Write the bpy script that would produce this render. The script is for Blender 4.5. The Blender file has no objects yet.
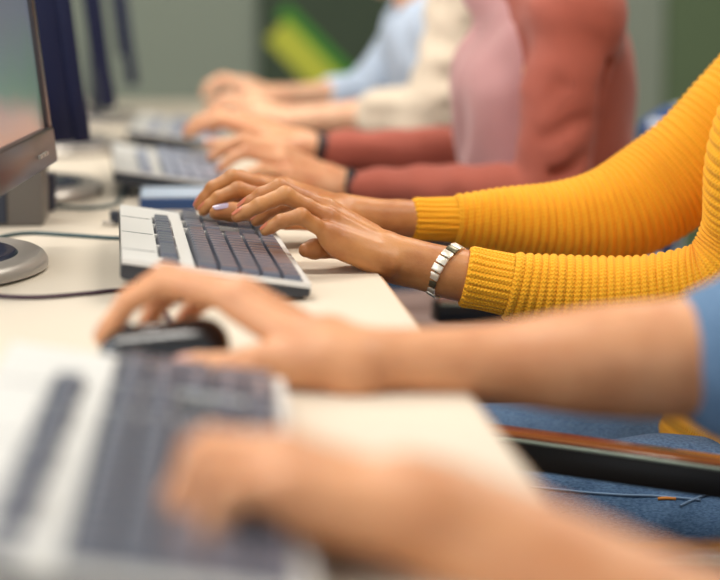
import bpy, bmesh, math, random
import numpy as np
from mathutils import Vector, Matrix, Euler

# ------------------------------------------------------------------ camera, world, lights, exposure
S = bpy.context.scene
COL = S.collection
FPX = 1900.0
CAM = Vector((0.0, 0.0, 1.01))
DESK = 0.74
VPX, VPY = 170.0, -5.0                      # vanishing point of the row of desks
W, H = 720.0, 580.0
pitch = math.atan((H / 2 - VPY) / FPX)
yaw = math.atan((W / 2 - VPX) * math.cos(pitch) / FPX)
fwd = Vector((math.sin(yaw) * math.cos(pitch), math.cos(yaw) * math.cos(pitch), -math.sin(pitch)))
rgt = Vector((math.cos(yaw), -math.sin(yaw), 0))
upv = rgt.cross(fwd)


def P(px, py, Y):
    """the point of the room at distance Y down the row, seen at (px, py) of the photograph"""
    d = fwd * FPX + rgt * (px - W / 2) - upv * (py - H / 2)
    return CAM + d * ((Y - CAM.y) / d.y)


cd = bpy.data.cameras.new('camera')
cam = bpy.data.objects.new('camera', cd)
COL.objects.link(cam)
cam.location = CAM
cam.rotation_euler = Matrix((rgt, upv, -fwd)).transposed().to_euler()
cd.sensor_width = 36
cd.lens = FPX / W * 36
cd.dof.use_dof = True
cd.dof.focus_distance = 1.90
cd.dof.aperture_fstop = 2.6
S.camera = cam
S.view_settings.view_transform = 'Standard'
S.view_settings.look = 'None'
S.view_settings.exposure = -0.06
S.view_settings.gamma = 1
S.view_settings.use_curve_mapping = False

wd = bpy.data.worlds.new('world')
S.world = wd
wd.use_nodes = True
wd.node_tree.nodes['Background'].inputs[0].default_value = (0.86, 0.93, 1.0, 1)
wd.node_tree.nodes['Background'].inputs[1].default_value = 0.95


def area(name, loc, target, sx, sy, power, col):
    l = bpy.data.lights.new(name, 'AREA')
    l.shape = 'RECTANGLE'
    l.size = sx
    l.size_y = sy
    l.energy = power
    l.color = col
    o = bpy.data.objects.new(name, l)
    COL.objects.link(o)
    o.location = loc
    o.rotation_euler = (Vector(target) - Vector(loc)).to_track_quat('-Z', 'Y').to_euler()
    return o


area('window_daylight', (-2.3, 1.2, 1.9), (0.3, 2.2, 0.8), 3.6, 1.6, 50, (0.92, 0.96, 1.0))
CEIL = [(-0.6, 1.2), (-0.6, 3.2), (1.4, 1.2), (1.4, 3.2)]
for x, y in CEIL:
    area('ceiling_lamp_light', (x, y, 2.74), (x, y, 0), 1.1, 0.5, 22 if y < 2 else 34, (1.0, 0.95, 0.88))


# ------------------------------------------------------------------ materials
def srgb(r, g, b):
    def f(c):
        c /= 255.0
        return c / 12.92 if c <= 0.04045 else ((c + 0.055) / 1.055) ** 2.4
    return (f(r), f(g), f(b), 1)


def mat(name, col, rough=0.5, metal=0.0, noise=0.0, nscale=40.0, bump=0.0, bscale=200.0, sss=0.0, spec=0.5,
        sheen=0.0, emit=None, estr=0.0, coat=0.0):
    m = bpy.data.materials.new(name)
    m.use_nodes = True
    nt = m.node_tree
    b = nt.nodes['Principled BSDF']
    b.inputs['Base Color'].default_value = col
    b.inputs['Roughness'].default_value = rough
    b.inputs['Metallic'].default_value = metal
    b.inputs['Specular IOR Level'].default_value = spec
    if coat:
        b.inputs['Coat Weight'].default_value = coat
        b.inputs['Coat Roughness'].default_value = 0.1
    if sss:
        b.inputs['Subsurface Weight'].default_value = sss
        b.inputs['Subsurface Radius'].default_value = (1.0, 0.35, 0.18)
        b.inputs['Subsurface Scale'].default_value = 0.006
    if sheen:
        b.inputs['Sheen Weight'].default_value = sheen
    if emit:
        b.inputs['Emission Color'].default_value = emit
        b.inputs['Emission Strength'].default_value = estr
    tc = nt.nodes.new('ShaderNodeTexCoord')
    if noise:
        n = nt.nodes.new('ShaderNodeTexNoise')
        n.inputs['Scale'].default_value = nscale
        n.inputs['Detail'].default_value = 4
        nt.links.new(tc.outputs['Object'], n.inputs['Vector'])
        mx = nt.nodes.new('ShaderNodeMix')
        mx.data_type = 'RGBA'
        mx.inputs[6].default_value = [c * (1 - noise) for c in col[:3]] + [1]
        mx.inputs[7].default_value = [min(1, c * (1 + noise)) for c in col[:3]] + [1]
        nt.links.new(n.outputs['Fac'], mx.inputs[0])
        nt.links.new(mx.outputs[2], b.inputs['Base Color'])
    if bump:
        n2 = nt.nodes.new('ShaderNodeTexNoise')
        n2.inputs['Scale'].default_value = bscale
        n2.inputs['Detail'].default_value = 3
        nt.links.new(tc.outputs['Object'], n2.inputs['Vector'])
        bp = nt.nodes.new('ShaderNodeBump')
        bp.inputs['Strength'].default_value = bump
        bp.inputs['Distance'].default_value = 0.001
        nt.links.new(n2.outputs['Fac'], bp.inputs['Height'])
        nt.links.new(bp.outputs['Normal'], b.inputs['Normal'])
    return m


def knit_mat(name, c1, c2):
    """stitches from the sleeve's own UV (metres along, metres around)"""
    m = mat(name, c1, 0.85, sheen=0.25, spec=0.2)
    nt = m.node_tree
    b = nt.nodes['Principled BSDF']
    b.inputs['Sheen Tint'].default_value = (1, .8, .4, 1)
    uv = nt.nodes.new('ShaderNodeUVMap')
    sp = nt.nodes.new('ShaderNodeSeparateXYZ')
    nt.links.new(uv.outputs['UV'], sp.inputs[0])

    def mth(op, a, bb=None):
        n = nt.nodes.new('ShaderNodeMath')
        n.operation = op
        for i, v in enumerate((a, bb)):
            if v is None:
                continue
            if isinstance(v, (int, float)):
                n.inputs[i].default_value = v
            else:
                nt.links.new(v, n.inputs[i])
        return n.outputs[0]
    u = mth('MULTIPLY', sp.outputs['X'], 2 * math.pi / 0.0036)
    v = mth('MULTIPLY', sp.outputs['Y'], 2 * math.pi / 0.0042)
    tilt = mth('MULTIPLY', mth('SINE', u), 1.2)
    h = mth('SINE', mth('ADD', v, tilt))
    h2 = mth('MULTIPLY', mth('COSINE', u), 0.4)
    hh = mth('ADD', h, h2)
    n = nt.nodes.new('ShaderNodeTexNoise')
    n.inputs['Scale'].default_value = 900
    tc = nt.nodes.new('ShaderNodeTexCoord')
    nt.links.new(tc.outputs['Object'], n.inputs['Vector'])
    hh = mth('ADD', hh, mth('MULTIPLY', n.outputs['Fac'], 0.8))
    bp = nt.nodes.new('ShaderNodeBump')
    bp.inputs['Strength'].default_value = 0.6
    bp.inputs['Distance'].default_value = 0.0006
    nt.links.new(hh, bp.inputs['Height'])
    nt.links.new(bp.outputs['Normal'], b.inputs['Normal'])
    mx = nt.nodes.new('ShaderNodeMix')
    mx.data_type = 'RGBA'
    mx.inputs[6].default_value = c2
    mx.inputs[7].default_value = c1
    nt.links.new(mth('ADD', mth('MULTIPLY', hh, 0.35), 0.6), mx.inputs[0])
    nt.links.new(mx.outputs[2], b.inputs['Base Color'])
    return m


def skin_mat(name, c, c2):
    m = mat(name, c, 0.42, sss=0.12, bump=0.25, bscale=420, spec=0.45)
    nt = m.node_tree
    b = nt.nodes['Principled BSDF']
    tc = nt.nodes.new('ShaderNodeTexCoord')
    n = nt.nodes.new('ShaderNodeTexNoise')
    n.inputs['Scale'].default_value = 28
    n.inputs['Detail'].default_value = 5
    nt.links.new(tc.outputs['Object'], n.inputs['Vector'])
    mx = nt.nodes.new('ShaderNodeMix')
    mx.data_type = 'RGBA'
    mx.inputs[6].default_value = c2
    mx.inputs[7].default_value = c
    r = nt.nodes.new('ShaderNodeMapRange')
    r.inputs['From Min'].default_value = 0.3
    r.inputs['From Max'].default_value = 0.6
    nt.links.new(n.outputs['Fac'], r.inputs['Value'])
    nt.links.new(r.outputs[0], mx.inputs[0])
    nt.links.new(mx.outputs[2], b.inputs['Base Color'])
    return m


M = {}
M['desk'] = mat('desk_laminate', srgb(221, 208, 188), 0.45, noise=0.02, nscale=6, spec=0.4)
M['desk_edge'] = mat('desk_edge_band', srgb(190, 150, 115), 0.5)
M['steel'] = mat('painted_steel', srgb(120, 122, 125), 0.4, 0.6)
M['floor'] = mat('floor_carpet', srgb(128, 112, 100), 0.9, noise=0.12, nscale=30, bump=0.3)
M['wall_green_grey'] = mat('wall_paint_green_grey', srgb(150, 158, 142), 0.85, noise=0.03, nscale=3)
M['wall_dark'] = mat('panel_dark_green', srgb(62, 76, 56), 0.7, noise=0.05, nscale=3)
M['wall_green'] = mat('panel_green', srgb(100, 118, 84), 0.7, noise=0.05, nscale=3)
M['lime'] = mat('lime_paint', srgb(205, 208, 66), 0.6)
M['leaf'] = mat('green_paint', srgb(70, 150, 40), 0.6)
M['white'] = mat('white_paint', srgb(225, 225, 220), 0.7)
M['kb_silver'] = mat('keyboard_silver', srgb(226, 224, 219), 0.34, 0.05, spec=0.5)
M['kb_dark'] = mat('keyboard_dark_base', srgb(52, 54, 60), 0.45)
M['key'] = mat('key_plastic', srgb(98, 101, 114), 0.28, spec=0.8, bump=0.1, bscale=900, coat=.3)
M['seam'] = mat('panel_seam', srgb(110, 115, 115), 0.5)
M['navy_plastic'] = mat('navy_plastic', srgb(30, 34, 58), 0.35)
M['bezel'] = mat('monitor_bezel', srgb(58, 50, 52), 0.3, spec=0.6)
M['bezel_navy'] = mat('monitor_bezel_navy', srgb(20, 24, 54), 0.5, spec=0.25)
M['dark_box'] = mat('dark_box_plastic', srgb(38, 42, 54), 0.5)
M['grey_box'] = mat('grey_box_plastic', srgb(98, 92, 86), 0.5)
M['stand_silver'] = mat('stand_silver', srgb(178, 170, 160), 0.35, 0.35)
M['stand_dark'] = mat('stand_dark_gloss', srgb(40, 44, 66), 0.2)
M['screen_navy'] = mat('screen_dark', srgb(24, 27, 52), 0.25, spec=0.3)
M['cable_teal'] = mat('cable_teal', srgb(42, 72, 76), 0.5)
M['cable_purple'] = mat('cable_dark_purple', srgb(62, 34, 50), 0.5)
M['black'] = mat('black_plastic', srgb(24, 24, 26), 0.35)
M['mouse_black'] = mat('mouse_black_gloss', srgb(26, 27, 30), 0.16, coat=0.5)
M['mouse_silver'] = mat('mouse_silver', srgb(190, 200, 215), 0.2, 0.5)
M['blue_case'] = mat('blue_case', srgb(28, 62, 110), 0.35)
M['case_reflection'] = mat('case_reflection', srgb(190, 205, 222), 0.35)
M['arm_black'] = mat('armrest_black', srgb(18, 17, 17), 0.35)
M['arm_top'] = mat('armrest_brown_top', srgb(120, 66, 40), 0.18, coat=0.6)
M['arm_highlight'] = mat('armrest_edge_highlight', srgb(170, 185, 170), 0.3, 0.3)
M['chair_blue'] = mat('chair_blue_fabric', srgb(38, 72, 130), 0.85, bump=0.3)
M['chair_seat'] = mat('chair_khaki_fabric', srgb(104, 100, 84), 0.9, bump=0.3)
M['chair_frame'] = mat('chair_white_frame', srgb(225, 232, 240), 0.35)
M['chair_dark'] = mat('chair_dark_metal', srgb(26, 28, 38), 0.4)
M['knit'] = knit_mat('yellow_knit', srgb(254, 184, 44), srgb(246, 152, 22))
M['skin_brown'] = skin_mat('skin_brown', srgb(200, 138, 82), srgb(172, 106, 58))
M['skin_light'] = skin_mat('skin_light', srgb(232, 176, 134), srgb(215, 148, 108))
M['skin_tan'] = skin_mat('skin_tan', srgb(215, 153, 108), srgb(198, 133, 89))
M['skin_pale'] = skin_mat('skin_pale', srgb(240, 192, 156), srgb(228, 168, 132))
M['nail_pink'] = mat('nail_pink', srgb(208, 122, 92), 0.15, coat=0.6)
M['nail_pale'] = mat('nail_pale', srgb(235, 180, 160), 0.2, coat=0.5)
M['nail_highlight'] = mat('nail_bluish_highlight', srgb(176, 160, 180), 0.12, coat=0.8)  # bluish glint of the thumbnail put into the nail colour
M['salmon'] = mat('salmon_wool', srgb(172, 90, 72), 0.9, noise=0.06, nscale=60, bump=0.5, bscale=500, sheen=0.15)
M['pale_pink'] = mat('pale_pink_cotton', srgb(204, 150, 148), 0.85, noise=0.05, nscale=20, sheen=0.3)
M['cream'] = mat('cream_knit', srgb(226, 208, 184), 0.9, noise=0.05, nscale=40, sheen=0.3)
M['pale_blue'] = mat('pale_blue_cotton', srgb(192, 206, 224), 0.85, noise=0.08, nscale=10)
M['dark_band'] = mat('black_wristband', srgb(30, 28, 34), 0.6)
M['hair_brown'] = mat('hair_brown', srgb(84, 52, 34), 0.55, noise=0.2, nscale=120, bump=0.5)
M['hair_black'] = mat('hair_black', srgb(26, 20, 18), 0.45, noise=0.2, nscale=120, bump=0.5)
M['eye'] = mat('eye_white', srgb(235, 232, 228), 0.2)
M['iris'] = mat('eye_iris', srgb(50, 30, 20), 0.15)
M['shoe'] = mat('shoe_canvas', srgb(215, 212, 205), 0.8)
M['silver'] = mat('bracelet_silver', srgb(236, 226, 206), 0.3, 0.6)
M['silver_dark'] = mat('bracelet_dark_link', srgb(110, 105, 85), 0.3, 0.8)


def denim_mat(name, c, c2):
    m = mat(name, c, 0.85)
    nt = m.node_tree
    b = nt.nodes['Principled BSDF']
    tc = nt.nodes.new('ShaderNodeTexCoord')
    mp = nt.nodes.new('ShaderNodeMapping')
    mp.inputs['Scale'].default_value = (90, 90, 300)
    n = nt.nodes.new('ShaderNodeTexNoise')
    n.inputs['Scale'].default_value = 3
    n.inputs['Detail'].default_value = 6
    nt.links.new(tc.outputs['Object'], mp.inputs[0])
    nt.links.new(mp.outputs[0], n.inputs['Vector'])
    mx = nt.nodes.new('ShaderNodeMix')
    mx.data_type = 'RGBA'
    mx.inputs[6].default_value = c
    mx.inputs[7].default_value = c2
    r = nt.nodes.new('ShaderNodeMapRange')
    r.inputs['From Min'].default_value = 0.35
    r.inputs['From Max'].default_value = 0.7
    nt.links.new(n.outputs['Fac'], r.inputs['Value'])
    nt.links.new(r.outputs[0], mx.inputs[0])
    nt.links.new(mx.outputs[2], b.inputs['Base Color'])
    bp = nt.nodes.new('ShaderNodeBump')
    bp.inputs['Strength'].default_value = 0.4
    bp.inputs['Distance'].default_value = 0.001
    nt.links.new(n.outputs['Fac'], bp.inputs['Height'])
    nt.links.new(bp.outputs['Normal'], b.inputs['Normal'])
    return m


M['denim'] = denim_mat('jeans_blue', srgb(58, 88, 124), srgb(94, 126, 160))
M['denim_light'] = denim_mat('jeans_light_blue', srgb(120, 146, 172), srgb(156, 178, 198))
M['denim_dark'] = denim_mat('jeans_navy', srgb(24, 32, 50), srgb(40, 52, 76))
M['denim_shirt'] = denim_mat('shirt_denim', srgb(78, 108, 140), srgb(106, 136, 166))
M['denim_pale'] = mat('pale_denim_seam', srgb(112, 138, 168), .8)
M['taupe'] = mat('taupe_cotton', srgb(160, 138, 130), .9, bump=.3)
M['stitch'] = mat('orange_stitching', srgb(205, 130, 50), 0.7)


# ------------------------------------------------------------------ helpers
def link(o, parent=None):
    COL.objects.link(o)
    if parent is not None:
        o.parent = parent
        o.matrix_parent_inverse = Matrix.Identity(4)
    return o


def empty(name, loc=(0, 0, 0), rz=0.0):
    o = bpy.data.objects.new(name, None)
    o.location = loc
    o.rotation_euler = (0, 0, rz)
    return link(o)


def tag(o, label, cat, group=None, kind=None):
    if label:
        o['label'] = label
    if cat:
        o['category'] = cat
    if group:
        o['group'] = group
    if kind:
        o['kind'] = kind
    return o


def obj(name, bm, m, parent=None, loc=None, smooth=None):
    """link a bmesh as ONE object; the mesh is in world coordinates unless the parent stands elsewhere"""
    me = bpy.data.meshes.new(name)
    bmesh.ops.recalc_face_normals(bm, faces=bm.faces)
    bm.to_mesh(me)
    bm.free()
    if isinstance(m, (list, tuple)):
        for q in m:
            me.materials.append(q)
    else:
        me.materials.append(m)
    o = bpy.data.objects.new(name, me)
    link(o, parent)
    if loc is not None:
        o.location = loc
    if smooth is not None:
        for p in me.polygons:
            p.use_smooth = True
        if smooth > 0:
            me.set_sharp_from_angle(angle=math.radians(smooth))
    return o


def box(bm, c, s, bev=0.0, rot=None, mi=0, seg=2):
    r = bmesh.ops.create_cube(bm, size=1)
    vs = r['verts']
    bmesh.ops.scale(bm, vec=s, verts=vs)
    fs = set(f for v in vs for f in v.link_faces)
    if bev:
        es = set(e for v in vs for e in v.link_edges)
        rr = bmesh.ops.bevel(bm, geom=list(es), offset=bev, segments=seg, affect='EDGES', profile=0.5)
        vs = [v for v in rr['verts']]
        fs = set(rr['faces']) | set(f for v in vs for f in v.link_faces)
        vs = list(set(v for f in fs for v in f.verts))
    if rot is not None:
        bmesh.ops.rotate(bm, cent=(0, 0, 0), matrix=rot, verts=vs)
    bmesh.ops.translate(bm, vec=c, verts=vs)
    for f in fs:
        f.material_index = mi
    return vs


def catmull(pts, n):
    pts = [Vector(p) for p in pts]
    pts = [pts[0] * 2 - pts[1]] + pts + [pts[-1] * 2 - pts[-2]]
    out = []
    for i in range(1, len(pts) - 2):
        a, b, c, d = pts[i - 1:i + 3]
        for k in range(n):
            t = k / n
            out.append(0.5 * ((2 * b) + (c - a) * t + (2 * a - 5 * b + 4 * c - d) * t * t + (3 * b - a - 3 * c + d) * t ** 3))
    out.append(pts[-2])
    return out


def resample(path, vals, step):
    """even steps along a path; vals: per point list of tuples interpolated with it"""
    P_ = np.array([list(p) for p in path])
    V = np.array(vals, float)
    if V.ndim == 1:
        V = V[:, None]
    seg = np.linalg.norm(np.diff(P_, axis=0), axis=1)
    s = np.concatenate([[0], np.cumsum(seg)])
    n = max(2, int(round(s[-1] / step)) + 1)
    t = np.linspace(0, s[-1], n)
    Q = np.stack([np.interp(t, s, P_[:, i]) for i in range(3)], 1)
    VV = np.stack([np.interp(t, s, V[:, i]) for i in range(V.shape[1])], 1)
    return Q, VV, t


def frames(Q, up0):
    T = np.gradient(Q, axis=0)
    T /= np.linalg.norm(T, axis=1)[:, None]
    N = np.zeros_like(T)
    n = np.array(up0, float)
    for i in range(len(T)):
        n = n - T[i] * n.dot(T[i])
        n /= np.linalg.norm(n)
        N[i] = n
    return T, N, np.cross(T, N)


def mesh_grid(name, V, m, parent, closed_v=True, uv=None, caps=True):
    """V: rings x segs x 3"""
    R, G, _ = V.shape
    verts = V.reshape(-1, 3)
    i = np.arange(R - 1)[:, None]
    jmax = G if closed_v else G - 1
    j = np.arange(jmax)[None, :]
    j2 = (j + 1) % G
    F = np.stack([i * G + j, i * G + j2, (i + 1) * G + j2, (i + 1) * G + j], -1).reshape(-1, 4)
    faces = F.tolist()
    nf = len(faces)
    if caps and closed_v:
        faces.append(list(range(G))[::-1])
        faces.append([(R - 1) * G + k for k in range(G)])
    me = bpy.data.meshes.new(name)
    me.from_pydata(verts.tolist(), [], faces)
    me.materials.append(m)
    if uv is not None:
        lay = me.uv_layers.new(name='UVMap')
        us, vs = uv
        jj = np.broadcast_to(j, (R - 1, jmax))
        ii = np.broadcast_to(i, (R - 1, jmax))
        def vv(a, b):
            return np.stack([us[a], vs[a] * b / G], -1)
        data = np.stack([vv(ii, jj), vv(ii, jj + 1), vv(ii + 1, jj + 1), vv(ii + 1, jj)], 2).reshape(-1, 2)
        full = np.zeros((len(me.loops), 2))
        full[:len(data)] = data
        lay.data.foreach_set('uv', full.ravel())
    me.polygons.foreach_set('use_smooth', [True] * nf + [False] * (len(me.polygons) - nf))
    me.update()
    o = bpy.data.objects.new(name, me)
    return link(o, parent)


def tube_obj(name, pts, radii, m, parent=None, step=0.01, seg=16, up0=(0, 0, 1), ncat=12):
    path = catmull(pts, ncat)
    if isinstance(radii, (int, float)):
        radii = [radii] * len(pts)
    rv = np.interp(np.linspace(0, len(pts) - 1, len(path)), range(len(pts)), radii)
    Q, R, s = resample(path, rv, step)
    T, N, B = frames(Q, up0)
    th = np.linspace(0, 2 * math.pi, seg, endpoint=False)
    r = R[:, 0][:, None, None]
    V = Q[:, None, :] + r * (np.cos(th)[None, :, None] * N[:, None, :] + np.sin(th)[None, :, None] * B[:, None, :])
    return mesh_grid(name, V, m, parent)


# --- smooth bodies: rounded bones blended into ONE closed surface
def cone(a, b, ra, rb, k=0.006, sub=False):
    return ('c', np.array(a, float), np.array(b, float), ra, rb, k, sub)


def ell(c, r, R=None, k=0.01, sub=False):
    return ('e', np.array(c, float), np.array(r, float), np.eye(3) if R is None else np.array(R, float), None, k, sub)


def field(prims, vox):
    los, his = [], []
    for p in prims:
        if p[6]:
            continue
        if p[0] == 'c':
            los.append(np.minimum(p[1] - p[3], p[2] - p[4]))
            his.append(np.maximum(p[1] + p[3], p[2] + p[4]))
        else:
            los.append(p[1] - p[2].max())
            his.append(p[1] + p[2].max())
    lo = np.min(los, 0) - 3 * vox - 0.004
    hi = np.max(his, 0) + 3 * vox + 0.004
    n = np.ceil((hi - lo) / vox).astype(int) + 1
    F = np.full(n, 1.0, np.float32)
    ax = [lo[i] + vox * np.arange(n[i]) for i in range(3)]
    for p in prims:
        k = p[5]
        if p[0] == 'c':
            a = np.minimum(p[1] - p[3], p[2] - p[4])
            b = np.maximum(p[1] + p[3], p[2] + p[4])
        else:
            a = p[1] - p[2].max()
            b = p[1] + p[2].max()
        mg = k + 3 * vox + 0.006
        i0 = np.maximum(0, np.floor((a - mg - lo) / vox).astype(int))
        i1 = np.minimum(n, np.ceil((b + mg - lo) / vox).astype(int) + 1)
        if (i1 <= i0).any():
            continue
        X = ax[0][i0[0]:i1[0], None, None]
        Y = ax[1][None, i0[1]:i1[1], None]
        Z = ax[2][None, None, i0[2]:i1[2]]
        if p[0] == 'c':
            A, Bv = p[1], p[2]
            ba = Bv - A
            L2 = max(ba.dot(ba), 1e-12)
            t = ((X - A[0]) * ba[0] + (Y - A[1]) * ba[1] + (Z - A[2]) * ba[2]) / L2
            t = np.clip(t, 0, 1)
            d = np.sqrt((X - A[0] - t * ba[0]) ** 2 + (Y - A[1] - t * ba[1]) ** 2 + (Z - A[2] - t * ba[2]) ** 2) - (p[3] + (p[4] - p[3]) * t)
        else:
            C, r, R = p[1], p[2], p[3]
            dx, dy, dz = X - C[0], Y - C[1], Z - C[2]
            q = [R[i][0] * dx + R[i][1] * dy + R[i][2] * dz for i in range(3)]
            k0 = np.sqrt(sum((q[i] / r[i]) ** 2 for i in range(3)))
            k1 = np.sqrt(sum((q[i] / r[i] ** 2) ** 2 for i in range(3))) + 1e-9
            d = k0 * (k0 - 1) / k1
        sl = tuple(slice(i0[i], i1[i]) for i in range(3))
        f = F[sl]
        if p[6]:
            d = -d
            h = np.maximum(k - np.abs(f - d), 0) / k
            F[sl] = np.maximum(f, d) + h * h * k * 0.25
        else:
            h = np.maximum(k - np.abs(f - d), 0) / k
            F[sl] = np.minimum(f, d) - h * h * k * 0.25
    return F, lo


def surface(prims, vox):
    F, lo = field(prims, vox)
    n = F.shape
    ins = F < 0
    cnt = np.zeros(tuple(s - 1 for s in n), np.int8)
    for dx in (0, 1):
        for dy in (0, 1):
            for dz in (0, 1):
                cnt += ins[dx:n[0] - 1 + dx, dy:n[1] - 1 + dy, dz:n[2] - 1 + dz]
    act = (cnt > 0) & (cnt < 8)
    idx = np.full(act.shape, -1, np.int64)
    ids = np.argwhere(act)
    idx[act] = np.arange(len(ids))
    acc = np.zeros((len(ids), 3))
    num = np.zeros(len(ids))
    cor = [(a, b, c) for a in (0, 1) for b in (0, 1) for c in (0, 1)]
    for a in cor:
        for ax in range(3):
            if a[ax]:
                continue
            b = list(a)
            b[ax] = 1
            fa = F[ids[:, 0] + a[0], ids[:, 1] + a[1], ids[:, 2] + a[2]]
            fb = F[ids[:, 0] + b[0], ids[:, 1] + b[1], ids[:, 2] + b[2]]
            cr = (fa < 0) != (fb < 0)
            t = np.where(cr, fa / np.where(cr, fa - fb, 1), 0)
            pt = np.array(a, float)[None, :].repeat(len(ids), 0)
            pt[:, ax] += t
            acc += pt * cr[:, None]
            num += cr
    verts = lo + vox * (ids + acc / num[:, None])
    faces = []
    for ax in range(3):
        o1, o2 = [(1, 2), (2, 0), (0, 1)][ax]
        sl_a = [slice(1, n[i] - 1) for i in range(3)]
        sl_b = list(sl_a)
        sl_a[ax] = slice(0, n[ax] - 1)
        sl_b[ax] = slice(1, n[ax])
        A, Bm = ins[tuple(sl_a)], ins[tuple(sl_b)]
        e = np.argwhere(A != Bm)
        off = np.array([1, 1, 1])
        off[ax] = 0
        base = e + off
        flip = ~A[e[:, 0], e[:, 1], e[:, 2]]
        def g(d1, d2):
            q = base.copy()
            q[:, o1] -= d1
            q[:, o2] -= d2
            return idx[q[:, 0], q[:, 1], q[:, 2]]
        quad = np.stack([g(1, 1), g(0, 1), g(0, 0), g(1, 0)], 1)
        quad[flip] = quad[flip][:, ::-1]
        faces.append(quad)
    F4 = np.concatenate(faces)
    F4 = F4[(F4 >= 0).all(1)]
    return verts, F4


def soft(verts, faces, it=2):
    """a little Laplacian smoothing"""
    n = len(verts)
    for _ in range(it):
        acc = np.zeros_like(verts)
        num = np.zeros(n)
        for a, b in ((0, 1), (1, 2), (2, 3), (3, 0)):
            for u, v in ((a, b), (b, a)):
                for c in range(3):
                    acc[:, c] += np.bincount(faces[:, u], verts[faces[:, v], c], n)
                num += np.bincount(faces[:, u], minlength=n)
        verts = verts * 0.4 + 0.6 * acc / np.maximum(num, 1)[:, None]
    return verts


def organic(name, groups, m, parent=None, disp=None, nails=None, smooth_it=2):
    """groups: list of (prims, voxel); all joined in one mesh"""
    VV, FF, off = [], [], 0
    for prims, vox in groups:
        v, f = surface(prims, vox)
        v = soft(v, f, smooth_it)
        if disp:
            v = disp(v)
        VV.append(v)
        FF.append(f + off)
        off += len(v)
    V = np.concatenate(VV)
    Fc = np.concatenate(FF)
    mi = np.zeros(len(Fc), np.int32)
    faces = Fc.tolist()
    verts = V.tolist()
    mats = [m]
    if nails:
        for nm, lst in nails:
            mats.append(nm)
            for c, d, up, w, l in lst:
                c, d, up = Vector(c), Vector(d).normalized(), Vector(up)
                up = (up - d * up.dot(d)).normalized()
                s = d.cross(up)
                nu, nv = 8, 8
                b0 = len(verts)
                for i in range(nu + 1):
                    for j in range(nv + 1):
                        x = (i / nu - 0.5) * 2
                        y = (j / nv - 0.5) * 2
                        yy = y * math.sqrt(max(0, 1 - 0.55 * abs(x) ** 3))
                        p = c + d * (x * l) + s * (yy * w) + up * (-0.45 * w * yy * yy - 0.10 * l * x * x)
                        verts.append(list(p))
                for i in range(nu):
                    for j in range(nv):
                        a = b0 + i * (nv + 1) + j
                        faces.append([a, a + 1, a + nv + 2, a + nv + 1])
                mi = np.concatenate([mi, np.full(nu * nv, len(mats) - 1, np.int32)])
    me = bpy.data.meshes.new(name)
    me.from_pydata(verts, [], faces)
    for q in mats:
        me.materials.append(q)
    me.polygons.foreach_set('use_smooth', [True] * len(faces))
    me.polygons.foreach_set('material_index', mi)
    me.update()
    o = bpy.data.objects.new(name, me)
    return link(o, parent)


def lerp(a, b, t):
    return a + (b - a) * t


# ------------------------------------------------------------------ hand from its joints
def hand_prims(h, sc=1.0):
    """h: wrist W, fingers dict name -> [MCP, PIP, DIP, TIP], thumb [CMC, MCP, IP, TIP]; radii by finger"""
    pr = []
    W_ = h['wrist']
    order = ['index', 'middle', 'ring', 'pinky']
    across = (h['pinky'][0] - h['index'][0])
    R = {'index': (.0098, .0086, .0076, .0066), 'middle': (.0100, .0088, .0078, .0067),
         'ring': (.0096, .0083, .0074, .0064), 'pinky': (.0088, .0074, .0065, .0057)}
    bases = {}
    for i, f in enumerate(order):
        t = (i - 1.5) / 3.0
        bases[f] = W_ + across * t * 0.62 + (h['middle'][0] - W_) * 0.12
    wr = h.get('wr', .021) * sc
    pr.append(cone(W_ - (h['middle'][0] - W_) * 0.1, W_ + (h['middle'][0] - W_) * 0.15, wr, wr * .96, .012))
    dn = h['down']
    for f in order:
        m = h[f][0]
        rm = R[f][0] * sc
        pr.append(cone(bases[f] + dn * .003, m + dn * .004, .0135 * sc, rm * 1.12, .012))
        # thin tendon line over the back of the hand
        pr.append(cone(lerp(bases[f], m, .25) - dn * .0085 * sc, m - dn * .0030 * sc, .0028 * sc, .0068 * sc, .006))
    # muscle pads
    pr.append(cone(lerp(W_, h['pinky'][0], .15) + dn * .009, lerp(W_, h['pinky'][0], .85) + dn * .008, .014 * sc, .011 * sc, .012))
    pr.append(cone(lerp(W_, h['thumb'][0], .4) + dn * .004, h['thumb'][1], .015 * sc, .011 * sc, .012))
    for a, b in (('index', 'middle'), ('middle', 'ring'), ('ring', 'pinky')):
        pr.append(cone(lerp(W_, lerp(h[a][0], h[b][0], .5), .5) + dn * .004, lerp(h[a][0], h[b][0], .5) + dn * .004 + (h[a][0] - h[a][1]) * .1, .012 * sc, .008 * sc, .008))
    tips = []
    for f in order:
        j = h[f]
        r = [q * sc for q in R[f]]
        kk = .0035 * sc
        pr.append(cone(j[0], lerp(j[0], j[1], .5), r[0], r[1] * .97, .006 * sc))
        pr.append(cone(lerp(j[0], j[1], .5), j[1], r[1] * .97, r[1] * 1.05, kk))
        pr.append(cone(j[1], lerp(j[1], j[2], .5), r[1] * 1.05, r[2] * .98, kk))
        pr.append(cone(lerp(j[1], j[2], .5), j[2], r[2] * .98, r[2] * 1.02, kk))
        pr.append(cone(j[2], lerp(j[2], j[3], .6), r[2] * 1.0, r[3] * 1.06, kk))
        pr.append(cone(lerp(j[2], j[3], .6), j[3], r[3] * 1.06, r[3] * .88, kk))
    j = h['thumb']
    pr.append(cone(j[0], j[1], .0145 * sc, .0115 * sc, .010))
    pr.append(cone(j[1], j[2], .0112 * sc, .0098 * sc, .005))
    pr.append(cone(j[2], lerp(j[2], j[3], .55), .0100 * sc, .0098 * sc, .004))
    pr.append(cone(lerp(j[2], j[3], .55), j[3], .0098 * sc, .0075 * sc, .004))
    return pr


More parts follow.
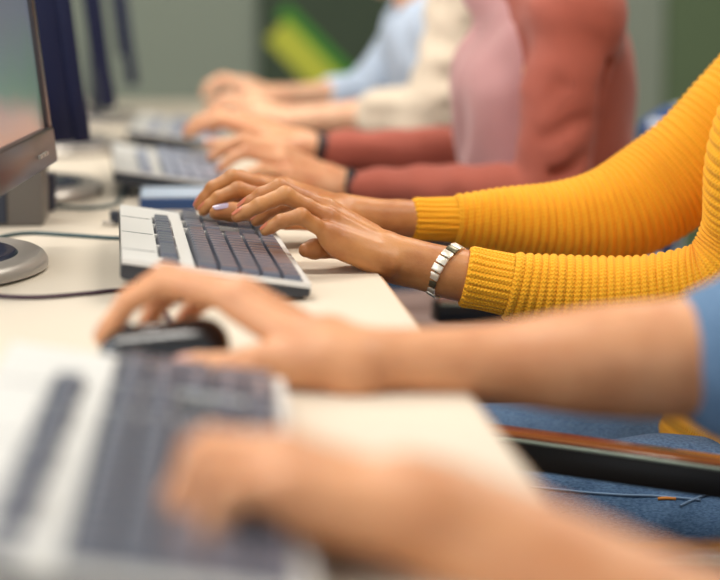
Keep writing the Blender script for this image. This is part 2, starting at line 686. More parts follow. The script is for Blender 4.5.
def nail_list(h, sc=1.0, which=('index', 'middle', 'ring', 'pinky', 'thumb')):
    out = []
    rad = {'index': .0066, 'middle': .0067, 'ring': .0064, 'pinky': .0057, 'thumb': .0088}
    for f in which:
        j = h[f]
        d = (j[3] - j[2])
        up = -h['down'] if f != 'thumb' else h.get('thumb_up', -h['down'])
        dn = d.normalized()
        u = (up - dn * up.dot(dn)).normalized()
        r = rad[f] * sc
        c = lerp(j[2], j[3], .88) + u * (r * 1.0 + .0008)
        out.append((c, d + u * (-.15 * d.length), u, r * .72, r * 1.0))
    return out


def arm_prims(pts, radii, k=.02):
    if len(pts) > 2:
        path = catmull(pts, 4)
        rp = catmull([Vector((q, 0, 0)) for q in radii], 4)
        pts, radii = path, [q.x for q in rp]
        k = min(k, .006)
    return [cone(pts[i], pts[i + 1], radii[i], radii[i + 1], k) for i in range(len(pts) - 1)]


def frame_axes(f, up):
    f = Vector(f).normalized()
    s = Vector(up).cross(f).normalized()
    u = f.cross(s)
    return f, s, u


def head_prims(c, f, up):
    f, s, u = frame_axes(f, up)
    R = [list(f), list(s), list(u)]
    q = lambda a, b, d: c + f * a + s * b + u * d
    pr = [ell(q(-.015, 0, .035), (.095, .075, .088), R, .02),
          ell(q(.025, 0, -.03), (.066, .060, .085), R, .03),
          cone(q(.045, -.018, -.092), q(.045, .018, -.092), .021, .021, .025),
          cone(q(.0, -.045, -.06), q(.04, -.015, -.09), .02, .02, .02),
          cone(q(.0, .045, -.06), q(.04, .015, -.09), .02, .02, .02),
          cone(q(.078, 0, .01), q(.105, 0, -.028), .008, .012, .012),
          cone(q(.096, -.012, -.031), q(.096, .012, -.031), .008, .008, .008),
          cone(q(.086, -.018, -.058), q(.086, .018, -.058), .006, .006, .005),
          cone(q(.084, -.015, -.067), q(.084, .015, -.067), .007, .007, .004),
          ell(q(.088, -.032, .003), (.014, .015, .009), R, .010, True),
          ell(q(.088, .032, .003), (.014, .015, .009), R, .010, True),
          cone(q(.072, -.045, .024), q(.082, -.015, .022), .007, .007, .016),
          cone(q(.072, .045, .024), q(.082, .015, .022), .007, .007, .016),
          ell(q(-.01, -.078, -.01), (.02, .009, .032), R, .006),
          ell(q(-.01, .078, -.01), (.02, .009, .032), R, .006)]
    return pr


def torso_prims(Hc, C, SL, SR, N, g=0.0, k=.04, dep=.10):
    s = (SR - SL).normalized()
    pr = []
    for e in (-1, 1):
        pr.append(cone(Hc + s * e * .07, lerp(Hc, C, .5) + s * e * .055, .115 + g, dep + g, k))
        pr.append(cone(lerp(Hc, C, .5) + s * e * .055, C + s * e * .07, dep + g, dep + .008 + g, k))
    for S_ in (SL, SR):
        pr.append(cone(C + (S_ - C) * .35, S_, .085 + g, .052 + g, k))
        pr.append(cone(S_, N, .05 + g, .045 + g, k))
    pr.append(cone(Hc, C, .10 + g, .10 + g, k))
    return pr


def shoe(parent, ankle, dirx):
    d = Vector((dirx.x, dirx.y, 0)).normalized()
    a = Vector((ankle.x, ankle.y, 0))
    pr = [cone(a - d * .04 + Vector((0, 0, .05)), a + d * .04 + Vector((0, 0, .045)), .042, .042, .03),
          cone(a + d * .04 + Vector((0, 0, .04)), a + d * .17 + Vector((0, 0, .032)), .042, .032, .03)]
    def flat(v):
        v = v.copy()
        v[:, 2] = np.maximum(v[:, 2], .002)
        return v
    organic('shoe', [(pr, .006)], M['shoe'], parent, flat)


def folds(amp, fx, seed):
    def f(v):
        v = v.copy()
        r = np.random.RandomState(seed)
        for i in range(6):
            k = r.normal(size=3) * fx
            ph = r.rand() * 6.28
            d = r.normal(size=3)
            d /= np.linalg.norm(d)
            v += (amp * np.sin(v @ k + ph))[:, None] * d[None, :]
        return v
    return f


def legs(root, Hc, knees, ankles, m, g=.0, names='jeans', disp=None):
    pr = []
    s = Vector((0, 1, 0))
    for K, A, e in zip(knees, ankles, (-1, 1)):
        hip = Hc + s * e * .085
        pr += [cone(hip, lerp(hip, K, .5), .096 + g, .085 + g, .04), cone(lerp(hip, K, .5), K, .085 + g, .064 + g, .03),
               cone(K, lerp(K, A, .4), .062 + g, .058 + g, .03), cone(lerp(K, A, .4), A, .058 + g, .042 + g, .03)]
    pr.append(cone(Hc - s * .09, Hc + s * .09, .115, .115, .05))
    pr.append(cone(Hc + Vector((0.02, 0, .03)), Hc + Vector((0.02, 0, .10)), .12, .12, .05))
    j = organic(names, [(pr, .007)], m, root, disp or folds(.0012, 45, 3))
    for K, A in zip(knees, ankles):
        shoe(root, A, Vector((-1, 0, 0)))
    return j


def person_head(root, N, hc, f, hairm, skin_groups, style='long'):
    fz, s, u = frame_axes(f, (0, 0, 1))
    R = [list(fz), list(s), list(u)]
    q = lambda a, b, d: hc + fz * a + s * b + u * d
    skin_groups.append((head_prims(hc, f, (0, 0, 1)) + [cone(N - Vector((0, 0, .03)), q(-.02, 0, -.06), .055, .052, .02)], .004))
    hp = [ell(q(-.022, 0, .045), (.102, .084, .094), R, .02), ell(q(-.045, 0, -.02), (.075, .083, .10), R, .03)]
    if style == 'long':
        hp += [cone(q(-.055, -.05, -.04), q(-.085, -.05, -.17), .045, .03, .03),
               cone(q(-.055, .05, -.04), q(-.085, .05, -.17), .045, .03, .03),
               cone(q(-.07, 0, -.04), q(-.10, 0, -.18), .05, .035, .03)]
    elif style == 'bun':
        hp += [ell(q(-.13, 0, .07), (.045, .045, .045), R, .01)]
    hp += [ell(q(.085, 0, -.03), (.075, .066, .095), R, .01, True)]
    organic('hair', [(hp, .004)], hairm, root, folds(.0006, 160, 5))
    for e in (-1, 1):
        bm = bmesh.new()
        bmesh.ops.create_uvsphere(bm, u_segments=16, v_segments=12, radius=.0125)
        for fc in bm.faces:
            c_ = fc.calc_center_median()
            fc.material_index = 1 if c_.normalized().dot((fz - u * .15).normalized()) > .80 else 0
        bmesh.ops.translate(bm, vec=q(.0655, e * .031, .002), verts=bm.verts)
        obj('eye', bm, [M['eye'], M['iris']], root, smooth=0)


# ------------------------------------------------------------------ the room
def slab(name, c, s, m, kind='structure'):
    bm = bmesh.new()
    box(bm, c, s)
    o = obj(name, bm, m)
    o['kind'] = kind
    return o


BY = 5.9
slab('floor', (1.0, 2.2, -.05), (7.2, 8.2, .1), M['floor'])
slab('wall_back', (1.0, BY + .05, 1.4), (7.2, .1, 2.8), M['wall_green_grey'])
slab('ceiling', (1.0, 2.2, 2.85), (7.2, 8.2, .1), M['white'])
slab('wall_right', (4.55, 2.2, 1.4), (.1, 8.2, 2.8), M['wall_green_grey'])
# left wall with a long window opening
slab('wall_left', (-2.55, 2.2, .45), (.1, 8.2, .9), M['wall_green_grey'])
slab('wall_left.001', (-2.55, 2.2, 2.65), (.1, 8.2, .3), M['wall_green_grey'])
slab('wall_left.002', (-2.55, -1.25, 1.7), (.1, 1.3, 1.6), M['wall_green_grey'])
slab('wall_left.003', (-2.55, 4.9, 1.7), (.1, 2.8, 1.6), M['wall_green_grey'])
bm = bmesh.new()
for y in (-.6, .8, 2.2, 3.5):
    box(bm, (-2.55, y, 1.7), (.06, .05, 1.6))
box(bm, (-2.55, 1.45, .92), (.12, 4.1, .04))
box(bm, (-2.55, 1.45, 2.48), (.08, 4.1, .04))
o = obj('window_1', bm, M['white'])
o['kind'] = 'structure'
slab('baseboard_back', (1.0, BY - .01, .05), (7.0, .02, .1), M['white'])

# dark green wall board with its sloping stripe, and the green board at the right
xa = P(258, 50, BY - .03).x
xb = P(560, 50, BY - .03).x
board = empty('wall_board', ((xa + xb) / 2, BY, .2))
tag(board, 'dark green wall board with a sloping lime stripe behind the typing row', 'wall board')
bm = bmesh.new()
box(bm, (0, -.02, 1.0), (xb - xa, .04, 2.3), .004)
obj('panel', bm, M['wall_dark'], board)


def stripe(name, p0, p1, w, y, m):
    a, b = P(*p0, y), P(*p1, y)
    d = (b - a)
    n = Vector((-d.z, 0, d.x)).normalized() * w / 2
    if n.z < 0:
        n = -n
    bm = bmesh.new()
    vs = []
    for yy in (y, BY - .035):
        for q in (a - n, b - n, b + n, a + n):
            vs.append(bm.verts.new(Vector((q.x, yy, q.z)) - board.location))
    f = [(0, 1, 2, 3), (7, 6, 5, 4), (0, 4, 5, 1), (1, 5, 6, 2), (2, 6, 7, 3), (3, 7, 4, 0)]
    for k in f:
        bm.faces.new([vs[i] for i in k])
    return obj(name, bm, m, board)


stripe('lime_stripe', (276, 30), (352, 108), .088, BY - .05, M['lime'])
stripe('green_stripe', (282, 10), (362, 90), .05, BY - .048, M['leaf'])
xc, xd = P(664, 50, BY).x, P(664, 50, BY).x + 1.7
gb = empty('wall_board', ((xc + xd) / 2, BY, .2))
tag(gb, 'plain mid green wall board at the right end of the back wall', 'wall board')
bm = bmesh.new()
box(bm, (0, -.02, 1.0), (xd - xc, .04, 2.3), .004)
obj('panel', bm, M['wall_green'], gb)

for n_, (x, y) in enumerate(CEIL):
    t = empty('ceiling_light', (x, y, 2.8))
    tag(t, None, 'ceiling light', 'ceiling lights over the desks')
    t['label'] = 'white rectangular ceiling light above the ' + ['near end of the desk', 'far end of the desk', 'free floor right of the nearest chair', 'free floor right of the farthest chair'][n_]
    bm = bmesh.new()
    box(bm, (0, 0, -.02), (1.2, .6, .04), .004)
    obj('frame', bm, M['white'], t)
    bm = bmesh.new()
    box(bm, (0, 0, -.044), (1.1, .5, .008))
    obj('diffuser', bm, mat('lamp_diffuser', (1, 1, 1, 1), .5, emit=(1, .95, .88, 1), estr=1.5), t)

# ------------------------------------------------------------------ desk
DX0, DX1, DY0, DY1 = -.62, .202, .35, 4.95
desk = empty('desk', ((DX0 + DX1) / 2, (DY0 + DY1) / 2, 0))
tag(desk, 'long cream laminate computer desk running away down the room', 'desk')
cx, cy = desk.location.x, desk.location.y
bm = bmesh.new()
box(bm, (0, 0, DESK - .0125), (DX1 - DX0 - .004, DY1 - DY0, .025), .002)
obj('tabletop', bm, M['desk'], desk)
bm = bmesh.new()
box(bm, (DX1 - cx - .001, 0, DESK - .0135), (.003, DY1 - DY0, .022))
obj('edge_band', bm, M['desk_edge'], desk)
for y in (DY0 + .15, (DY0 + DY1) / 2 + .35, DY1 - .15):
    for x in (DX0 + .06, DX1 - .22):
        bm = bmesh.new()
        box(bm, (x - cx, y - cy, (DESK - .025) / 2), (.05, .05, DESK - .025), .004)
        obj('leg', bm, M['steel'], desk)
bm = bmesh.new()
box(bm, (DX0 + .03 - cx, 0, .5), (.018, DY1 - DY0 - .2, .40))
obj('modesty_panel', bm, M['desk'], desk)


# ------------------------------------------------------------------ keyboards
KU = .019
KB_L, KB_D = .442, .169


def key_layout():
    """(u0, v0, wu, wv): u along the keyboard from its left end, v from its front edge; metres"""
    out = []
    rows = [[1.25, 1.25, 1.25, 6.25, 1.25, 1.25, 1.25, 1.25],
            [2.25] + [1] * 10 + [2.75],
            [1.75] + [1] * 11 + [2.25],
            [1.5] + [1] * 12 + [1.5],
            [1] * 13 + [2]]
    v0 = .007
    for r, row in enumerate(rows):
        u = .006
        for w in row:
            out.append((u, v0 + r * KU, w * KU, KU))
            u += w * KU
    # navigation keys and arrows
    un = .006 + 15 * KU + .008
    for r in (3, 4):
        for c in range(3):
            out.append((un + c * KU, v0 + r * KU, KU, KU))
    out.append((un + KU, v0 + KU, KU, KU))
    for c in range(3):
        out.append((un + c * KU, v0, KU, KU))
    up = un + 3 * KU + .008
    for c in range(4):
        out.append((up + c * KU, v0 + 4 * KU, KU, KU))
    for r in (2, 3):
        for c in range(3):
            out.append((up + c * KU, v0 + r * KU, KU, KU))
    out.append((up + 3 * KU, v0 + 2 * KU, KU, 2 * KU))
    for c in range(3):
        out.append((up + c * KU, v0 + 1 * KU, KU, KU))
    out.append((up, v0, 2 * KU, KU))
    out.append((up + 2 * KU, v0, KU, KU))
    out.append((up + 3 * KU, v0, KU, 2 * KU))
    fv = .117
    out.append((.006, fv, KU, .018))
    for g_ in range(3):
        for c in range(4):
            out.append((.006 + KU * (2 + g_ * 4.5 + c), fv, KU, .018))
    for c in range(3):
        out.append((un + c * KU, fv, KU, .018))
    return out


def keycap(w, d, h=.0085):
    bm = bmesh.new()
    g = .0007
    n = 4
    lv = []
    levels = [(0, g, g), (h * .55, g + .0009, g + .0009), (h * .93, .0019, .0024), (h, .0029, .0034)]
    for z, ix, iy in levels:
        lv.append([bm.verts.new((x, y, z)) for x, y in ((ix, iy), (w - ix, iy), (w - ix, d - iy), (ix, d - iy))])
    for a, b in zip(lv[:-1], lv[1:]):
        for i in range(4):
            bm.faces.new((a[i], a[(i + 1) % 4], b[(i + 1) % 4], b[i]))
    bm.faces.new(lv[-1])
    bm.faces.new(lv[0][::-1])
    return bm


TILT = math.atan(.0165 / KB_D) + .02
ZF, ZB = .014, .020      # thickness at front, back (own frame)


def make_keyboard():
    """built at the origin: local x = across (0 front/user .. -KB_D back), y = along the keyboard, so the user sits at +x"""
    root = empty('keyboard')
    body = empty_pivot = None
    R = Matrix.Rotation(TILT, 4, 'Y')    # raises the back (-x)
    lift = .0015

    def T(v):
        return (R @ Vector(v)) + Vector((0, 0, lift))
    # local: x = -v, y = u
    bm = bmesh.new()
    prof = [(0.004, 0), (.0, .006), (.003, ZF - .003), (-.004 + .004, ZF - .001)]
    # base tray: dark wedge
    pts = [(0, .002), (0, ZF - .004), (-KB_D, ZB - .005), (-KB_D, .002), (-KB_D + .02, 0), (-.01, 0)]
    v0 = [bm.verts.new(T((x, 0.0015, z))) for x, z in pts]
    v1 = [bm.verts.new(T((x, KB_L - .0015, z))) for x, z in pts]
    bm.faces.new(v0)
    bm.faces.new(v1[::-1])
    for i in range(len(pts)):
        j = (i + 1) % len(pts)
        bm.faces.new((v0[i], v1[i], v1[j], v0[j]))
    bmesh.ops.bevel(bm, geom=[e for e in bm.edges], offset=.0012, segments=2, affect='EDGES')
    obj('base_tray', bm, M['kb_dark'], root, smooth=40)
    # silver top cover: frame bars around the key wells
    bm = bmesh.new()

    def bar(vA, vB, uA, uB, top=0.0, th=.0045):
        zA = ZF + (ZB - ZF) * vA / KB_D + top
        zB = ZF + (ZB - ZF) * vB / KB_D + top
        q = []
        for (v, z) in ((vA, zA), (vB, zB)):
            for u in (uA, uB):
                for zz in (z - th, z):
                    q.append(bm.verts.new(T((-v, u, zz))))
        # order: A u0 lo, A u0 hi, A u1 lo, A u1 hi, B...
        a0, a1, a2, a3, b0, b1, b2, b3 = q
        fs = [(a0, a2, a3, a1), (b0, b1, b3, b2), (a0, a1, b1, b0), (a2, b2, b3, a3), (a1, a3, b3, b1), (a0, b0, b2, a2)]
        for f in fs:
            bm.faces.new(f)
    un = .006 + 15 * KU
    up = un + .008 + 3 * KU
    kv0, kv1, fv0, fv1 = .006, .104, .116, .136
    bar(0, kv0, 0, KB_L)
    bar(kv1, fv0, 0, KB_L)
    bar(fv1, KB_D, 0, KB_L)
    bar(kv0, kv1, 0, .005)
    bar(kv0, kv1, un + .001, un + .007)
    bar(kv0, kv1, up + .001, up + .007)
    bar(kv0, kv1, up + .008 + 4 * KU + .001, KB_L)
    bar(fv0, fv1, 0, .005)
    bar(fv0, fv1, .006 + KU + .001, .006 + 2 * KU - .001)
    for g_ in (0, 1):
        bar(fv0, fv1, .006 + KU * (6 + 4.5 * g_) + .001, .006 + KU * (6.5 + 4.5 * g_) - .001)
    bar(fv0, fv1, un + .001, un + .007)
    bar(fv0, fv1, up + .001, KB_L)
    obj('top_cover', bm, M['kb_silver'], root)
    for u in (.07, .20, .33):
        bm = bmesh.new()
        zz = ZF + (ZB - ZF) * .15 / KB_D
        vs = [bm.verts.new(T(q)) for q in ((-.138, u, zz + .0003), (-.138, u + .0014, zz + .0003), (-KB_D + .0005, u + .0014, zz + .0009), (-KB_D + .0005, u, zz + .0009))]
        bm.faces.new(vs)
        lo = [bm.verts.new(v.co - Vector((0, 0, .0004))) for v in vs]
        bm.faces.new(lo[::-1])
        for i in range(4):
            bm.faces.new((vs[i], lo[i], lo[(i + 1) % 4], vs[(i + 1) % 4]))
        obj('seam_line', bm, M['seam'], root)
    # fold-out feet at the back
    for u in (.035, KB_L - .035):
        bm = bmesh.new()
        top = T((-KB_D + .018, u, .001))
        box(bm, (top.x, top.y, top.z / 2 + .0005), (.008, .022, top.z), .001)
        obj('foot', bm, M['kb_dark'], root)
    cache = {}
    lst = key_layout()
    lst.sort(key=lambda q: q[0])
    rest = bmesh.new()
    for i, (u, v, wu, wv) in enumerate(lst):
        z = ZF + (ZB - ZF) * (v + wv / 2) / KB_D - .004
        loc = T((-v, u, z))
        ck = (round(wu, 4), round(wv, 4))
        if i < 98:
            if ck not in cache:
                b = keycap(wv, wu)
                me = bpy.data.meshes.new('key')
                bmesh.ops.recalc_face_normals(b, faces=b.faces)
                b.to_mesh(me)
                b.free()
                me.materials.append(M['key'])
                cache[ck] = me
            o = bpy.data.objects.new('key', cache[ck])
            link(o, root)
            o.location = T((-v - wv, u, z))
            o.rotation_euler = (0, TILT, 0)
        else:
            b = keycap(wv, wu)
            me = bpy.data.meshes.new('tmp')
            b.to_mesh(me)
            b.free()
            me.transform(Matrix.Translation(T((-v - wv, u, z))) @ Matrix.Rotation(TILT, 4, 'Y'))
            rest.from_mesh(me)
            bpy.data.meshes.remove(me)
    o = obj('far_keys', rest, M['key'], root)
    o['kind'] = 'stuff'
    return root


def dup(root, loc, rz, name=None):
    r = root.copy()
    COL.objects.link(r)
    r.location = loc
    r.rotation_euler = (0, 0, rz)
    if name:
        r.name = name
    for ch in list(root.children):
        c = ch.copy()
        COL.objects.link(c)
        c.parent = r
        for g in ch.children:
            d = g.copy()
            COL.objects.link(d)
            d.parent = c
    return r


kb = make_keyboard()
kb.location = (.120, 1.672, DESK)
kb.rotation_euler = (0, 0, math.radians(1.7))
tag(kb, 'sharp silver and dark grey keyboard under the brown hands in yellow sleeves', 'keyboard', 'keyboards along the desk')
k1 = dup(kb, (.056, .772, DESK), math.radians(-1.7))
k1.scale = (1.07, 1.07, 1.07)
k1['label'] = 'nearest keyboard, blurred silver and dark, filling the lower left of the picture'
k3 = dup(kb, (.088, 2.56, DESK), math.radians(2))
k3['label'] = 'blurred silver keyboard under the hands of the person in salmon pink'
k4 = dup(kb, (.088, 3.32, DESK), math.radians(-2))
k4['label'] = 'farthest silver keyboard, under the hands of the person in cream sleeves'
M['key_sheen'] = mat('key_plastic_sheen', srgb(158, 164, 180), 0.3, spec=0.7)  # window sheen on the two far keyboards, painted as a paler key colour
for k_ in (k3, k4):
    for c_ in k_.children:
        if c_.name.startswith(('key', 'far_keys')):
            c_.material_slots[0].link = 'OBJECT'
            c_.material_slots[0].material = M['key_sheen']


# ------------------------------------------------------------------ monitors
def screen_mat():  # salmon and green bands paint the hand and room reflection into the emission
    m = mat('screen_lit_reflection', srgb(30, 32, 38), 0.18, spec=0.5)
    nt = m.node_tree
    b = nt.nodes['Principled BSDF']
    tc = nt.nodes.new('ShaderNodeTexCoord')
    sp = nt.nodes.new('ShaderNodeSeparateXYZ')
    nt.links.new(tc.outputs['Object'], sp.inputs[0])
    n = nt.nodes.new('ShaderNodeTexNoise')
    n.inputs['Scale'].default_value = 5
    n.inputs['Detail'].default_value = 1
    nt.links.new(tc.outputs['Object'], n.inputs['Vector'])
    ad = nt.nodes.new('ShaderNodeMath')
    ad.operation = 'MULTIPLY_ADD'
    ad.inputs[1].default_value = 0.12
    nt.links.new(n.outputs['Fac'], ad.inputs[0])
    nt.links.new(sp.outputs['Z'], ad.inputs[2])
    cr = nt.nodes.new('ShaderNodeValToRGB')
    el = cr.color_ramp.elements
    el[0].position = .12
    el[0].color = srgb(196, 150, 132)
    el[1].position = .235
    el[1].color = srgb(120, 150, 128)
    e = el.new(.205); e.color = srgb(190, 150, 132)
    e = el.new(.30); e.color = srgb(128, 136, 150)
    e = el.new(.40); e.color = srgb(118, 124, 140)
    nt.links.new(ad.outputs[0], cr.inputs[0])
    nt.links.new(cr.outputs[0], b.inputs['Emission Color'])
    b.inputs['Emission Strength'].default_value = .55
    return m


def make_monitor(bez, scr, thick=.03, hgt=.31, wid=.46, zb=.085):
    """local: screen faces +x, y along the row, far lower corner at y=+wid/2; leans back"""
    root = empty('monitor')
    lean = math.radians(-6.3)
    R = Matrix.Rotation(lean, 4, 'Y')
    def bx(bm, c, s, bev=.002):
        vs = box(bm, (0, 0, 0), s, bev)
        for v in vs:
            v.co = (R @ (v.co + Vector(c))) + Vector((0, 0, zb))
    bw = .024
    bm = bmesh.new()
    bx(bm, (-.006, -(wid - bw) / 2, hgt / 2), (.018, bw, hgt))
    bx(bm, (-.006, (wid - bw) / 2, hgt / 2), (.018, bw, hgt))
    bx(bm, (-.006, 0, hgt - bw / 2), (.0178, wid - bw * 2 + .002, bw))
    bx(bm, (-.005, 0, .02), (.0195, wid - .002, .040), .003)
    obj('bezel', bm, bez, root, smooth=40)
    bm = bmesh.new()
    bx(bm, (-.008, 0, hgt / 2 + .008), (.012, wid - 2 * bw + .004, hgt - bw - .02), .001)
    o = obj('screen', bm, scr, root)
    bm = bmesh.new()
    bx(bm, (-.012 - thick / 2 + .004, 0, hgt / 2), (thick - .010, wid - .006, hgt - .006), .004)
    bx(bm, (-thick - .004, 0, hgt / 2), (.016, wid - .16, hgt - .12), .005)
    obj('back_shell', bm, bez, root, smooth=40)
    for k in range(3):
        bm = bmesh.new()
        bx(bm, (.006, .10 + k * .022, .016), (.004, .012, .004), .0008)
        obj('button', bm, M['stand_silver'], root)
    bm = bmesh.new()
    box(bm, (-.085, 0, .10), (.03, .07, .20), .006)
    obj('neck', bm, M['dark_box'], root, smooth=40)
    # oval foot with a dark glossy dish
    def disc(rx, ry, z0, z1, r2, name, m, cx_=-.085):
        bm = bmesh.new()
        n = 64
        prof = [(1.0, z0), (1.0, lerp(z0, z1, .4)), (.97, lerp(z0, z1, .8)), (.93, z1), (r2, z1 - .001)]
        rings = []
        for s, z in prof:
            rings.append([bm.verts.new((cx_ + rx * s * math.cos(2 * math.pi * i / n), ry * s * math.sin(2 * math.pi * i / n), z)) for i in range(n)])
        for a, b in zip(rings[:-1], rings[1:]):
            for i in range(n):
                bm.faces.new((a[i], a[(i + 1) % n], b[(i + 1) % n], b[i]))
        bm.faces.new(rings[0][::-1])
        bm.faces.new(rings[-1])
        return obj(name, bm, m, root, smooth=35)
    disc(.107, .158, .003, .017, .7, 'stand_foot', M['stand_silver'])
    disc(.102, .148, .0005, .006, .9, 'foot_pad', M['black'])
    disc(.078, .108, .014, .0195, .8, 'foot_dish', M['stand_dark'])
    return root


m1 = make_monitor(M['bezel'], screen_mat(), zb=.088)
m1.location = (-.148, 1.885, DESK)
m1.rotation_euler = (0, 0, math.radians(-4.5))
tag(m1, 'lit monitor at the left edge, nearest and in sharpest view, brownish frame', 'monitor')
m2 = make_monitor(M['bezel_navy'], M['screen_navy'], thick=.048, zb=.088)
m2.location = (-.118, 2.64, DESK)
m2.rotation_euler = (0, 0, math.radians(2.9))
tag(m2, 'dark navy blurred monitor right behind the lit one', 'monitor', 'dark monitors down the desk')
m3 = make_monitor(M['bezel_navy'], M['screen_navy'], thick=.016, zb=.088)
m3.location = (-.104, 3.40, DESK)
m3.rotation_euler = (0, 0, math.radians(2.1))
tag(m3, 'x', 'monitor', 'dark monitors down the desk')
m3['label'] = 'blurred dark monitor, third from the front of the row'
m4 = dup(m3, (-.077, 4.16, DESK), math.radians(1.4))
m4['label'] = 'farthest blurred dark monitor against the grey-green wall'

# small dark box beside the lit monitor's foot
bxr = empty('speaker_box', (-.235, 2.31, DESK))
tag(bxr, 'small dark box with a grey side on the desk behind the lit monitor', 'speaker')
bm = bmesh.new()
box(bm, (0, 0, .075), (.165, .11, .15), .004)
o = obj('cabinet', bm, [M['grey_box']], bxr, smooth=40)
bm = bmesh.new()
box(bm, (-.02, -.056, .075), (.12, .004, .142), .002)
obj('front_grille', bm, M['dark_box'], bxr)
bm = bmesh.new()
box(bm, (0, 0, -.016), (.02, .05, .046), .002)
sb = obj('power_adapter', bm, M['navy_plastic'], None)
sb.location = (-.158, 2.42, DESK + .041)
tag(sb, 'narrow dark navy adapter standing behind the small dark box', 'adapter')

# blue case, its grazing reflection painted as a pale top, in front of the third keyboard
cs = empty('case', (.025, 2.465, DESK))
tag(cs, 'flat blue case with a pale painted reflection on top lying beyond the sharp keyboard', 'case')
bm = bmesh.new()
box(bm, (0, 0, .008), (.135, .12, .016), .002)
obj('body', bm, M['blue_case'], cs)
bm = bmesh.new()
box(bm, (0, 0, .0175), (.132, .117, .003), .001)
obj('reflection_top', bm, M['case_reflection'], cs)

# ------------------------------------------------------------------ cables and plug
def cable(name, pts, r, m, label):
    o = tube_obj(name, pts, r, m, step=.006, seg=10)
    return tag(o, label, 'cable')


def D(px, py, z=.0025):
    """point lying on the desk seen at px,py"""
    d = fwd * FPX + rgt * (px - W / 2) - upv * (py - H / 2)
    return CAM + d * ((DESK + z - CAM.z) / d.z)


cable('cable', [D(-40, 250), D(0, 237), D(30, 233), D(70, 235), D(118, 238), D(140, 236)], .0022, M['cable_teal'],
      'thin teal cable crossing the desk behind the lit monitor foot')
cable('cable', [D(-30, 292), D(0, 296), D(40, 297), D(90, 293), D(122, 290), D(150, 292), D(176, 330, .004)], .0020, M['cable_purple'],
      'thin dark purple cable running from the left edge to the black mouse')
cable('cable', [D(52, 206), D(90, 208), D(117, 203), D(124, 188), D(126, 172), D(128, 165)], .0025, M['cable_teal'],
      'blurred grey cable curling past the second monitor foot')
pl = empty('plug', D(115, 224))
tag(pl, 'small dark plug with a metal tip beside the far left key corner', 'plug')
bm = bmesh.new()
box(bm, (0, 0, .008), (.011, .02, .015), .0015)
obj('housing', bm, M['dark_box'], pl)
bm = bmesh.new()
box(bm, (-.008, -.012, .003), (.014, .006, .004), .001)
obj('metal_tip', bm, M['stand_silver'], pl)

# ------------------------------------------------------------------ mouse under the nearest right hand
ms = empty('computer_mouse', (P(165, 340, 1.375).x, 1.375, DESK))
ms.scale = (.88, .9, .95)
tag(ms, 'glossy black computer mouse under the blurred right hand', 'computer mouse')
pr = [cone((-.035, 0, .014), (.03, 0, .017), .018, .022, .02), cone((-.035, -.013, .010), (.035, -.014, .012), .012, .014, .02),
      cone((-.035, .013, .010), (.035, .014, .012), .012, .014, .02)]
def flatb(v):
    v = v.copy()
    v[:, 2] = np.maximum(v[:, 2], .001)
    return v
organic('shell', [(pr, .0025)], M['mouse_black'], ms, flatb)
bm = bmesh.new()
bmesh.ops.create_cone(bm, cap_ends=True, segments=24, radius1=.009, radius2=.009, depth=.006)
bmesh.ops.rotate(bm, cent=(0, 0, 0), matrix=Matrix.Rotation(math.pi / 2, 3, 'X'), verts=bm.verts)
bmesh.ops.translate(bm, vec=(-.032, 0, .0265), verts=bm.verts)
obj('scroll_wheel', bm, M['mouse_silver'], ms, smooth=40)

